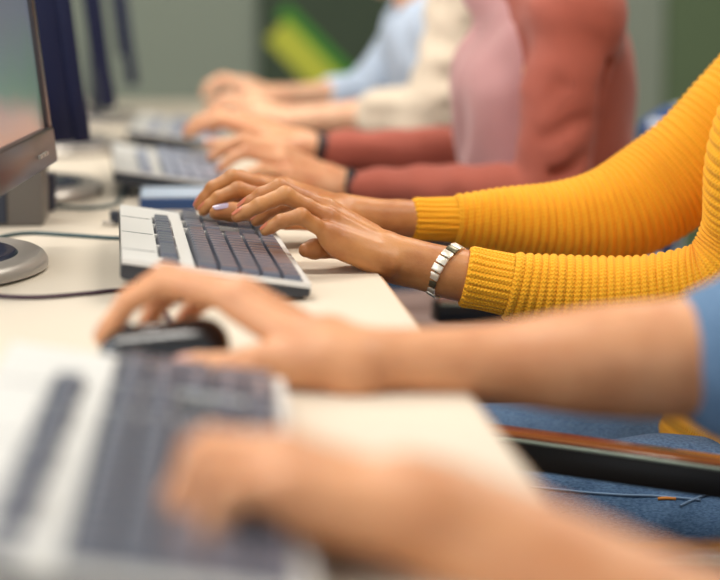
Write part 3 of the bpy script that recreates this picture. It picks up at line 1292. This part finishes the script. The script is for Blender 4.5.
# ------------------------------------------------------------------ chairs
def make_chair():
    root = empty('office_chair')
    bm = bmesh.new()
    box(bm, (0, 0, .318), (.46, .46, .07), .03, seg=4)
    obj('seat', bm, M['chair_seat'], root, smooth=60)
    bm = bmesh.new()
    box(bm, (.33, 0, .66), (.045, .40, .28), .02, seg=3)
    br = obj('backrest', bm, M['chair_blue'], root, smooth=60)
    for e in (-1, 1):
        o = tube_obj('back_frame', [(.20, e * .2, .31), (.33, e * .222, .48), (.335, e * .222, .65), (.345, e * .222, .80)], .014, M['chair_frame'], root, seg=12)
    for e in (-1, 1):
        ar = empty_child('armrest', root)
        for nm_, c_, s_, b_, m_ in (('pad', (-.13, e * .27, .592), (.44, .045, .027), .003, 'arm_black'),
                                    ('pad_top', (-.13, e * .27, .607), (.436, .034, .004), .001, 'arm_top'),
                                    ('pad_highlight', (-.13, e * .27 - .0215, .6055), (.436, .0025, .003), .0008, 'arm_highlight')):  # last strip paints the light edge highlight along the pad
            bm = bmesh.new()
            box(bm, c_, s_, b_)
            bmesh.ops.rotate(bm, cent=(-.13, 0, .6), matrix=Matrix.Rotation(math.radians(3.5), 3, 'Y'), verts=bm.verts)
            obj(nm_, bm, M[m_], ar, smooth=40)
        tube_obj('support', [(.02, e * .27, .578), (.04, e * .27, .42), (.06, e * .24, .30), (.02, e * .15, .285)], .013, M['chair_dark'], ar, seg=10)
    bm = bmesh.new()
    bmesh.ops.create_cone(bm, cap_ends=True, segments=20, radius1=.028, radius2=.022, depth=.20)
    bmesh.ops.translate(bm, vec=(0, 0, .19), verts=bm.verts)
    obj('gas_post', bm, M['chair_dark'], root, smooth=40)
    for k in range(5):
        a = k * 2 * math.pi / 5 + .3
        c, s = math.cos(a), math.sin(a)
        o = tube_obj('leg', [(0, 0, .11), (c * .15, s * .15, .10), (c * .29, s * .29, .068)], [.02, .017, .012], M['chair_dark'], root, seg=10)
        bm = bmesh.new()
        bmesh.ops.create_cone(bm, cap_ends=True, segments=20, radius1=.028, radius2=.028, depth=.03)
        bmesh.ops.rotate(bm, cent=(0, 0, 0), matrix=Matrix.Rotation(math.pi / 2, 3, 'X') , verts=bm.verts)
        bmesh.ops.rotate(bm, cent=(0, 0, 0), matrix=Matrix.Rotation(a, 3, 'Z'), verts=bm.verts)
        bmesh.ops.translate(bm, vec=(c * .29, s * .29, .029), verts=bm.verts)
        obj('caster', bm, M['black'], o, smooth=40)
    return root


def empty_child(name, parent):
    o = bpy.data.objects.new(name, None)
    return link(o, parent)


def dup3(root, loc, rz):
    def rec(o, par):
        c = o.copy()
        COL.objects.link(c)
        if par is not None:
            c.parent = par
        for ch in list(o.children):
            rec(ch, c)
        return c
    r = rec(root, None)
    r.location = loc
    r.rotation_euler = (0, 0, rz)
    return r


ch = make_chair()
ch.location = (.622, 1.835, 0)
ch.rotation_euler = (0, 0, math.radians(-25))
tag(ch, 'office chair with a black armrest, brown on top, holding the person in yellow', 'chair', 'office chairs along the desk')
c1 = dup3(ch, (.66, 1.02, 0), 0)
c1['label'] = 'office chair of the nearest person, right of the picture'
c3 = dup3(ch, (.665, 2.70, 0), math.radians(4))
c3['label'] = 'office chair of the person in salmon pink'
c4 = dup3(ch, (.574, 3.50, 0), math.radians(-20))
c4['label'] = 'blue chair with white back frame behind the person in cream sleeves'


# ------------------------------------------------------------------ knit garment pieces
def knit_sleeve(name, pts, radii, parent, pitch=.0090, depth=.0032, seg=150, step=.0011, up0=(0, 0, 1), flat=None):
    path = catmull(pts, 24)
    rv = np.interp(np.linspace(0, len(pts) - 1, len(path)), range(len(pts)), radii)
    # soften the radius profile
    ker = np.ones(15) / 15
    rv = np.convolve(np.pad(rv, 7, mode='edge'), ker, 'valid')
    Q, R, s = resample(path, rv, step)
    T, N, B = frames(Q, up0)
    th = np.linspace(0, 2 * math.pi, seg, endpoint=False)
    rib = np.abs(np.sin(math.pi * s / pitch)) ** .6 * depth
    wob = .0011 * np.sin(s[:, None] * 38 + 3 * np.sin(th)[None, :]) + .0009 * np.sin(s[:, None] * 21 + 2 * th[None, :])
    r = (R[:, 0] + rib)[:, None] + wob
    V = Q[:, None, :] + r[..., None] * (np.cos(th)[None, :, None] * N[:, None, :] + np.sin(th)[None, :, None] * B[:, None, :])
    return mesh_grid(name, V, M['knit'], parent, uv=(s, 2 * math.pi * R[:, 0]), caps=False)


def knit_cuff(name, a, b, r0, r1, parent, nrib=26, depth=.0016, flare=.001):
    a, b = Vector(a), Vector(b)
    L = (b - a).length
    n = 50
    Q = np.array([list(lerp(a, b, i / (n - 1))) for i in range(n)])
    Q = np.concatenate([Q[:1] + (Q[1] - Q[0]) * 6, Q])   # inner lip folded into the cuff
    s = np.concatenate([[0], np.linspace(0, L, n)])
    T = np.array(list((b - a).normalized()))[None].repeat(n + 1, 0)
    up = np.array([0, 0, 1.0])
    N = up - T * (T @ up)[:, None]
    N /= np.linalg.norm(N, axis=1)[:, None]
    B = np.cross(T, N)
    G = nrib * 12
    th = np.linspace(0, 2 * math.pi, G, endpoint=False)
    rr = r0 + (r1 - r0) * s / L + flare * np.exp(-((s - .006) / .008) ** 2)
    rr[0] -= .005
    edge = np.clip(s / .004, 0, 1) * np.clip((L - s) / .003, 0, 1)
    rr = rr - .0025 * (1 - np.sqrt(np.clip(edge, 0, 1)))
    rib = np.abs(np.sin(nrib * th / 2 + .0)) ** .6 * depth
    r = rr[:, None] + rib[None, :] + .0006 * np.sin(3 * th[None, :] + s[:, None] * 60)
    V = Q[:, None, :] + r[..., None] * (np.cos(th)[None, :, None] * N[:, None, :] + np.sin(th)[None, :, None] * B[:, None, :])
    return mesh_grid(name, V, M['knit'], parent, uv=(s, 2 * math.pi * rr), caps=False)


def knit_torso(name, pts, rads, side, parent, pitch=.0090, depth=.0028, seg=260, step=.0013):
    """rads: (half width, half depth) per point"""
    path = catmull(pts, 24)
    idx_ = np.linspace(0, len(pts) - 1, len(path))
    ra = np.stack([np.interp(idx_, range(len(pts)), [q[i] for q in rads]) for i in (0, 1)], 1)
    Q, R, s = resample(path, ra, step)
    T, N, B = frames(Q, side)
    th = np.linspace(0, 2 * math.pi, seg, endpoint=False)
    rib = (np.abs(np.sin(math.pi * s / pitch)) ** .75 * depth)[:, None]
    c, sn = np.cos(th)[None, :], np.sin(th)[None, :]
    V = Q[:, None, :] + ((R[:, 0][:, None] + rib) * c)[..., None] * N[:, None, :] + ((R[:, 1][:, None] + rib) * sn)[..., None] * B[:, None, :]
    return mesh_grid(name, V, M['knit'], parent, uv=(s, math.pi * (R[:, 0] + R[:, 1])), caps=False)


def hp(d):
    """joint table -> Vectors"""
    o = {}
    for k, v in d.items():
        if k in ('wr',):
            o[k] = v
        elif k in ('down', 'thumb_up'):
            o[k] = Vector(v).normalized()
        elif k == 'wrist':
            o[k] = P(*v)
        else:
            o[k] = [P(*q) for q in v]
    return o


# ================================================================== person in the yellow sweater (in focus)
p2 = empty('person', (0, 0, 0))
tag(p2, 'person in yellow ribbed sweater and jeans typing with brown hands, silver bracelet', 'person')
hl = hp({'wrist': (398, 259, 1.86), 'wr': .0205,
         'pinky': [(329, 234, 1.835), (301, 216, 1.825), (281, 221, 1.825), (265, 231, 1.825)],
         'ring': [(328, 218, 1.852), (285, 195, 1.845), (260, 205, 1.84), (237, 217, 1.84)],
         'middle': [(327, 209, 1.872), (279, 188, 1.868), (262, 195, 1.868), (243, 208, 1.868)],
         'index': [(330, 210, 1.893), (296, 201, 1.895), (272, 209, 1.895), (256, 221, 1.895)],
         'thumb': [(376, 252, 1.89), (348, 249, 1.885), (324, 248, 1.868), (306, 250, 1.855)],
         'down': (-.15, .1, -1), 'thumb_up': (-.3, -.6, .3)})
hr = hp({'wrist': (352, 215, 2.06), 'wr': .0205,
         'index': [(287, 201, 2.040), (238, 190, 2.030), (219, 198, 2.028), (203, 211, 2.026)],
         'middle': [(284, 191, 2.060), (233, 178, 2.055), (213, 188, 2.052), (199, 206, 2.05)],
         'ring': [(284, 187, 2.082), (240, 178, 2.08), (222, 188, 2.078), (211, 205, 2.076)],
         'pinky': [(290, 189, 2.102), (256, 183, 2.105), (241, 192, 2.105), (232, 205, 2.105)],
         'thumb': [(326, 214, 2.04), (286, 217, 2.02), (250, 211, 2.01), (216, 213, 2.00)],
         'down': (-.15, -.1, -1), 'thumb_up': (-.2, -.3, 1)})
SHL = P(850, -15, 1.72)
SHR = P(842, 40, 2.12)
s_l = [P(508, 285, 1.845), P(545, 293, 1.842), P(600, 299, 1.835), P(665, 297, 1.82), P(722, 284, 1.80), P(755, 235, 1.79), P(772, 150, 1.76), P(815, 60, 1.74), SHL + Vector((.02, .02, .01))]
r_l = [.031, .035, .0395, .0425, .047, .052, .056, .062, .07]
s_r = [P(453, 220, 2.073), P(500, 222, 2.08), P(560, 222, 2.09), P(615, 213, 2.10), P(662, 188, 2.11), P(705, 153, 2.11), P(745, 115, 2.11), P(790, 75, 2.11), SHR + Vector((.02, -.02, .01))]
r_r = [.0245, .033, .0425, .053, .059, .060, .062, .065, .07]
a_l = [P(393, 259, 1.86), P(412, 263, 1.857), P(450, 273, 1.852), P(480, 279, 1.85)] + s_l[1:]
ra_l = [.0210, .0215, .0235, .0235] + [q * .72 for q in r_l[1:]]
a_r = [P(348, 215, 2.06), P(385, 219, 2.062), P(405, 219, 2.066), P(440, 220, 2.07)] + s_r[1:]
ra_r = [.020, .0195, .0190, .0175] + [q * .72 for q in r_r[1:]]
H2 = Vector((.70, 1.93, .49))
C2 = Vector((.79, 1.93, .83))
N2 = Vector((.76, 1.92, 1.07))
g = [(hand_prims(hl) + arm_prims(a_l[:5], ra_l[:5], .010), .00135),
     (hand_prims(hr) + arm_prims(a_r[:5], ra_r[:5], .010), .0016),
     (arm_prims(a_l[4:], ra_l[4:]) + arm_prims(a_r[4:], ra_r[4:]) + torso_prims(H2 + Vector((.02, 0, 0)), C2, lerp(SHL, C2, .12), lerp(SHR, C2, .12), N2, -.03), .008)]
person_head(p2, N2, N2 + Vector((-.05, 0, .16)), (-1, 0, -.35), M['hair_black'], g, 'bun')
organic('body', g, M['skin_brown'], p2, nails=[(M['nail_pink'], nail_list(hl, 1, ('index', 'middle', 'ring', 'pinky'))), (M['nail_highlight'], nail_list(hr, 1, ('thumb',))), (M['nail_pink'], nail_list(hr, 1, ('index', 'middle', 'ring', 'pinky')))])
sw = empty_child('sweater', p2)
cl0, cl1 = P(464, 276, 1.85), P(512, 286, 1.845)
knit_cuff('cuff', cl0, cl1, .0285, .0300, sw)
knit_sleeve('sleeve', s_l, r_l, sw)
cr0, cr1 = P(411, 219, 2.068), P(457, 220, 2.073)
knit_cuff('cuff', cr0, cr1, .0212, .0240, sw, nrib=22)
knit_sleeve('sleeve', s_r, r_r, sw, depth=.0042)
knit_torso('torso', [H2 + Vector((-.02, 0, -.05)), H2 + Vector((-.015, 0, .04)), lerp(H2, C2, .5), C2, lerp(C2, N2, .5), lerp(C2, N2, .8), N2],
           [(.185, .165), (.185, .165), (.165, .125), (.17, .125), (.16, .11), (.10, .08), (.06, .06)], (0, 1, 0), sw)
organic('yoke', [(torso_prims(H2 + Vector((.03, 0, .02)), C2, SHL, SHR, N2 - Vector((0, 0, .03)), .008), .006)], M['knit'], sw)
# jeans: near leg blue with pocket seam, far leg paler in the light
K_near, K_far = Vector((.26, 1.84, .500)), Vector((.22, 2.06, .495))
j2 = legs(p2, Vector((.72, 1.93, .455)), [K_near, K_far], [Vector((.30, 1.84, .10)), Vector((.26, 2.06, .10))], M['denim'], disp=folds(.0016, 60, 4))
from mathutils.bvhtree import BVHTree
me_ = j2.data
bvh = BVHTree.FromPolygons([v.co for v in me_.vertices], [p.vertices for p in me_.polygons])


def on_jeans(px, py):
    d = (fwd * FPX + rgt * (px - W / 2) - upv * (py - H / 2)).normalized()
    h = bvh.ray_cast(CAM, d)
    return (h[0] + h[1] * .0006) if h[0] is not None else None


for nm_, line, rr, mm in (('thigh_seam', [(530, 487), (560, 490), (590, 493), (620, 495), (650, 496), (676, 498), (700, 500)], .0013, 'denim_pale'),
                          ('pocket_seam', [(680, 506), (690, 501), (700, 497), (712, 494)], .0013, 'denim_pale'),
                          ('pocket_stitch', [(658, 499), (666, 498.5), (676, 499)], .0017, 'stitch')):
    q_ = [on_jeans(*p_) for p_ in line]
    q_ = [p_ for p_ in q_ if p_ is not None]
    if len(q_) > 2:
        tube_obj(nm_, q_, rr, M[mm], j2, step=.004, seg=8)
# bracelet of square silver links
br = empty_child('bracelet', p2)
bc = P(446, 271, 1.853)
ad_ = (P(470, 279, 1.851) - P(420, 265, 1.857)).normalized()
ad_ = (ad_ + Vector((-.0, -.50, -.26))).normalized()
e1 = Vector((0, -1, 0))
e1 = (e1 - ad_ * e1.dot(ad_)).normalized()
e2 = ad_.cross(e1)
nl = 20
for k in range(nl):
    a = 2 * math.pi * k / nl
    c = bc + (e1 * math.cos(a) + e2 * math.sin(a)) * .0278
    nrm = (e1 * math.cos(a) + e2 * math.sin(a)).normalized()
    tng = (-e1 * math.sin(a) + e2 * math.cos(a)).normalized()
    bm = bmesh.new()
    box(bm, (0, 0, 0), (.0028, .0074, .0112), .0009)
    Rm = Matrix((nrm, tng, ad_)).transposed()
    bmesh.ops.transform(bm, matrix=Rm.to_4x4(), verts=bm.verts)
    bmesh.ops.translate(bm, vec=c, verts=bm.verts)
    obj('link', bm, M['silver_dark'] if k % 5 == 2 else M['silver'], br, smooth=40)

ring = [bc + (e1 * math.cos(2 * math.pi * k / 24) + e2 * math.sin(2 * math.pi * k / 24)) * .0266 for k in range(25)]
tube_obj('elastic_band', ring, .0016, M['silver_dark'], br, step=.003, seg=8)

# ================================================================== nearest person (denim shirt)
p1 = empty('person', (0, 0, 0))
tag(p1, 'nearest blurred person with bare forearms and rolled denim sleeve, right hand on mouse', 'person')
h1r = hp({'wrist': (345, 361, 1.29), 'wr': .0245,
          'index': [(238, 300, 1.345), (163, 284, 1.375), (126, 304, 1.375), (102, 338, 1.372)],
          'middle': [(242, 293, 1.368), (165, 276, 1.402), (132, 297, 1.406), (112, 327, 1.408)],
          'ring': [(248, 294, 1.390), (186, 284, 1.424), (160, 302, 1.428), (146, 325, 1.43)],
          'pinky': [(258, 300, 1.408), (206, 298, 1.440), (190, 312, 1.442), (178, 328, 1.444)],
          'thumb': [(310, 364, 1.285), (262, 364, 1.29), (218, 368, 1.31), (184, 367, 1.325)],
          'down': (-.15, -.25, -1), 'thumb_up': (-.2, -.5, 1)})
h1l = hp({'wrist': (425, 512, .86), 'wr': .0245,
          'index': [(286, 452, .915), (212, 446, .922), (188, 484, .920), (180, 524, .912)],
          'middle': [(276, 458, .893), (200, 454, .900), (180, 500, .897), (176, 540, .890)],
          'ring': [(278, 470, .873), (208, 470, .876), (188, 514, .874), (188, 550, .868)],
          'pinky': [(290, 490, .853), (230, 494, .853), (212, 528, .851), (208, 556, .847)],
          'thumb': [(390, 512, .89), (325, 532, .905), (275, 542, .91), (240, 546, .915)],
          'down': (-.25, .1, -1), 'thumb_up': (-.3, .5, .6)})
E1R = P(745, 357, 1.26)
E1L = P(930, 770, .77)
S1R = P(900, 30, 1.25)
S1R.x = .62
S1R.z = 1.03
S1L = Vector((.62, .84, 1.03))
a1r = [P(340, 361, 1.29), P(400, 361, 1.285), P(500, 363, 1.28), P(600, 361, 1.27), E1R]
a1l = [P(425, 512, .86), P(500, 552, .85), P(640, 625, .82), E1L]
H1 = Vector((.74, 1.03, .46))
C1 = Vector((.68, 1.05, .86))
N1 = Vector((.64, 1.05, 1.10))
g = [(hand_prims(h1r, 1.08) + arm_prims(a1r, [.0225, .0215, .0265, .0375, .043], .02), .0022),
     (hand_prims(h1l, 1.05) + arm_prims(a1l, [.0245, .030, .036, .044], .02), .0022),
     (arm_prims([E1R, S1R], [.046, .052]) + arm_prims([E1L, S1L], [.044, .05]) + torso_prims(H1, C1, S1L, S1R, N1), .008)]
person_head(p1, N1, N1 + Vector((-.05, 0, .16)), (-1, 0, -.35), M['hair_brown'], g, 'long')
organic('body', g, M['skin_tan'], p1, nails=[(M['nail_pale'], nail_list(h1r, 1.08) + nail_list(h1l, 1.05))])
shp = torso_prims(H1, C1, S1L, S1R, N1 - Vector((0, 0, .03)), .012)
shp += arm_prims([P(742, 359, 1.26), P(765, 352, 1.26), E1R + Vector((.035, 0, .02)), S1R], [.056, .058, .060, .064], .02)
shp += arm_prims([E1L + Vector((.01, 0, .02)), E1L + Vector((.035, 0, .04)), S1L], [.056, .058, .064], .02)
organic('shirt', [(shp, .005)], M['denim_shirt'], p1, folds(.0015, 50, 8))
tube_obj('rolled_cuff', [P(718, 361, 1.263), P(742, 362, 1.262), P(766, 362, 1.26)], [.054, .0565, .054], M['denim_shirt'], p1, seg=40, step=.003)
legs(p1, Vector((.72, 1.03, .455)), [Vector((.28, .93, .50)), Vector((.28, 1.13, .50))], [Vector((.32, .93, .10)), Vector((.32, 1.13, .10))], M['denim'])

# ================================================================== person in salmon pink
p3 = empty('person', (0, 0, 0))
tag(p3, 'blurred person in a salmon pink cardigan typing behind the yellow sweater', 'person')
h3l = hp({'wrist': (336, 184, 2.60), 'wr': .022,
          'pinky': [(290, 174, 2.56), (262, 168, 2.555), (250, 173, 2.555), (240, 181, 2.555)],
          'ring': [(284, 162, 2.58), (246, 152, 2.575), (232, 158, 2.575), (220, 170, 2.575)],
          'middle': [(282, 154, 2.60), (240, 141, 2.60), (224, 147, 2.60), (211, 158, 2.60)],
          'index': [(284, 151, 2.62), (246, 139, 2.625), (230, 144, 2.625), (219, 155, 2.625)],
          'thumb': [(322, 182, 2.63), (290, 186, 2.625), (268, 184, 2.61), (252, 184, 2.60)],
          'down': (-.15, .1, -1), 'thumb_up': (-.3, -.6, .3)})
h3r = hp({'wrist': (306, 146, 2.86), 'wr': .022,
          'index': [(256, 132, 2.84), (218, 121, 2.83), (201, 126, 2.83), (187, 136, 2.828)],
          'middle': [(254, 127, 2.86), (214, 116, 2.855), (198, 121, 2.853), (186, 131, 2.85)],
          'ring': [(256, 124, 2.88), (222, 115, 2.88), (206, 120, 2.88), (195, 130, 2.878)],
          'pinky': [(260, 124, 2.90), (233, 118, 2.905), (220, 122, 2.905), (211, 131, 2.905)],
          'thumb': [(286, 148, 2.83), (254, 148, 2.81), (228, 146, 2.80), (208, 145, 2.80)],
          'down': (-.15, -.1, -1), 'thumb_up': (-.2, -.3, 1)})
E3L = P(545, 190, 2.50)
E3R = P(478, 148, 2.95)
S3L = P(578, 18, 2.52)
S3R = P(545, 25, 2.90)
C3 = P(545, 80, 2.71)
N3 = P(505, -40, 2.71)
H3 = Vector((.57, 2.70, .46))
a3l = [P(334, 184, 2.60), P(352, 186, 2.60), P(440, 192, 2.56), E3L]
a3r = [P(304, 146, 2.86), P(322, 150, 2.865), P(400, 153, 2.90), E3R]
g = [(hand_prims(h3l, 1.05) + arm_prims(a3l[:3], [.021, .019, .018], .01), .003),
     (hand_prims(h3r, 1.05) + arm_prims(a3r[:3], [.021, .019, .018], .01), .003),
     (arm_prims(a3l[2:] + [S3L], [.018, .032, .04]) + arm_prims(a3r[2:] + [S3R], [.018, .032, .04]) + torso_prims(H3, C3, S3L, S3R, N3, -.01), .008)]
person_head(p3, N3, N3 + Vector((-.06, 0, .15)), (-1, 0, -.4), M['hair_brown'], g, 'bun')
organic('body', g, M['skin_light'], p3, nails=[(M['nail_pale'], nail_list(h3l, 1.05) + nail_list(h3r, 1.05))])
cp = torso_prims(H3 + Vector((.0, 0, 0)), C3 + Vector((.015, 0, 0)), S3L, S3R, N3 + Vector((.02, 0, -.03)), .006, dep=.085)
cp += arm_prims([P(350, 187, 2.60), P(385, 188, 2.59), P(460, 190, 2.54), E3L, lerp(E3L, S3L, .4), S3L], [.0235, .026, .034, .046, .054, .058], .02)
cp += arm_prims([P(322, 150, 2.865), P(350, 152, 2.88), P(400, 153, 2.90), E3R, lerp(E3R, S3R, .4), S3R], [.026, .030, .036, .048, .054, .058], .02)
for a, b, yy in (((511, 30), (502, 150), 2.455), ((516, 112), (566, 86), 2.452), ((520, 146), (592, 118), 2.452), ((556, 176), (604, 150), 2.455), ((600, 60), (588, 160), 2.49), ((612, 90), (604, 170), 2.51)):
    cp.append(cone(P(*a, yy), P(*b, yy), .010, .007, .012, True))
organic('cardigan', [(cp, .005)], M['salmon'], p3, folds(.0016, 60, 21))
tp = torso_prims(H3 + Vector((-.02, 0, 0)), C3 + Vector((-.03, 0, -.02)), S3L + Vector((-.03, .09, -.03)), S3R + Vector((-.03, -.09, -.03)), N3 + Vector((-.01, 0, -.04)), .0, dep=.078)
for a, b, yy in (((478, 8), (467, 150), 2.575), ((491, 14), (482, 165), 2.555), ((503, 20), (497, 160), 2.535)):
    tp.append(cone(P(*a, yy), P(*b, yy), .008, .008, .014, True))
organic('top', [(tp, .005)], M['pale_pink'], p3, folds(.003, 40, 33))
for a, b, r in ((P(343, 185, 2.60), P(352, 187, 2.60), .0245), (P(313, 148, 2.863), P(322, 150, 2.865), .0265)):
    tube_obj('wristband', [a, lerp(a, b, .5), b], r, M['dark_band'], p3, seg=24, step=.003)
legs(p3, Vector((.58, 2.70, .455)), [Vector((.26, 2.60, .51)), Vector((.24, 2.80, .51))], [Vector((.32, 2.60, .10)), Vector((.30, 2.80, .10))], M['taupe'], names='trousers')

# ================================================================== farthest person
p4 = empty('person', (0, 0, 0))
tag(p4, 'farthest blurred person, cream cardigan over pale blue shirt, leaning over the keyboard', 'person')
h4l = hp({'wrist': (292, 120, 3.38), 'wr': .022,
          'pinky': [(262, 116, 3.35), (240, 112, 3.345), (230, 117, 3.345), (223, 123, 3.345)],
          'ring': [(258, 109, 3.37), (230, 103, 3.365), (219, 108, 3.365), (210, 116, 3.365)],
          'middle': [(257, 105, 3.39), (227, 98, 3.39), (215, 102, 3.39), (206, 111, 3.39)],
          'index': [(258, 103, 3.41), (232, 97, 3.415), (221, 101, 3.415), (212, 110, 3.415)],
          'thumb': [(280, 121, 3.41), (258, 122, 3.405), (242, 120, 3.39), (230, 120, 3.38)],
          'down': (-.15, .1, -1), 'thumb_up': (-.3, -.6, .3)})
h4r = hp({'wrist': (278, 98, 3.62), 'wr': .022,
          'index': [(246, 88, 3.60), (222, 82, 3.59), (211, 88, 3.59), (205, 97, 3.588)],
          'middle': [(245, 85, 3.62), (220, 79, 3.615), (209, 85, 3.613), (203, 94, 3.61)],
          'ring': [(246, 83, 3.64), (224, 78, 3.64), (214, 84, 3.64), (208, 92, 3.638)],
          'pinky': [(249, 83, 3.66), (230, 80, 3.665), (222, 85, 3.665), (217, 92, 3.665)],
          'thumb': [(264, 100, 3.59), (244, 101, 3.57), (229, 100, 3.56), (218, 101, 3.56)],
          'down': (-.15, -.1, -1), 'thumb_up': (-.2, -.3, 1)})
E4L = P(432, 112, 3.28)
E4R = P(372, 92, 3.72)
S4L = P(465, 8, 3.32)
S4R = P(436, 2, 3.70)
C4 = P(462, 55, 3.52)
N4 = P(432, -8, 3.51)
H4 = Vector((.66, 3.50, .46))
a4l = [P(290, 120, 3.38), P(310, 119, 3.37), P(370, 116, 3.33), E4L]
a4r = [P(276, 98, 3.62), P(300, 97, 3.65), P(338, 95, 3.69), E4R]
g = [(hand_prims(h4l, 1.05) + arm_prims(a4l[:3], [.023, .024, .030], .01), .0035),
     (hand_prims(h4r, 1.05) + arm_prims(a4r[:3], [.023, .024, .028], .01), .0035),
     (arm_prims(a4l[2:] + [S4L], [.030, .034, .04]) + arm_prims(a4r[2:] + [S4R], [.026, .034, .04]) + torso_prims(H4, C4, S4L, S4R, N4, -.01), .008)]
person_head(p4, N4, P(424, -50, 3.51), (-1, 0, -.5), M['hair_brown'], g, 'long')
organic('body', g, M['skin_pale'], p4)
cp = torso_prims(H4 + Vector((.02, 0, 0)), C4 + Vector((.03, 0, 0)), S4L, S4R, N4 + Vector((.03, 0, -.03)), .010)
cp += arm_prims([P(376, 115, 3.325), P(400, 113, 3.31), E4L, S4L], [.042, .046, .054, .060], .02)
organic('cardigan', [(cp, .006)], M['cream'], p4, folds(.0025, 45, 12))
tp = torso_prims(H4 + Vector((-.04, 0, 0)), C4 + Vector((-.035, 0, 0)), S4L + Vector((-.02, .08, -.03)), S4R + Vector((-.02, -.02, -.02)), N4 + Vector((.01, 0, -.085)), .006, dep=.090)
tp += arm_prims([P(336, 96, 3.69), E4R, S4R], [.040, .052, .060], .02)
organic('shirt', [(tp, .006)], M['pale_blue'], p4, folds(.003, 45, 17))
legs(p4, Vector((.66, 3.50, .455)), [Vector((.28, 3.40, .50)), Vector((.28, 3.60, .50))], [Vector((.32, 3.40, .10)), Vector((.32, 3.60, .10))], M['denim'])
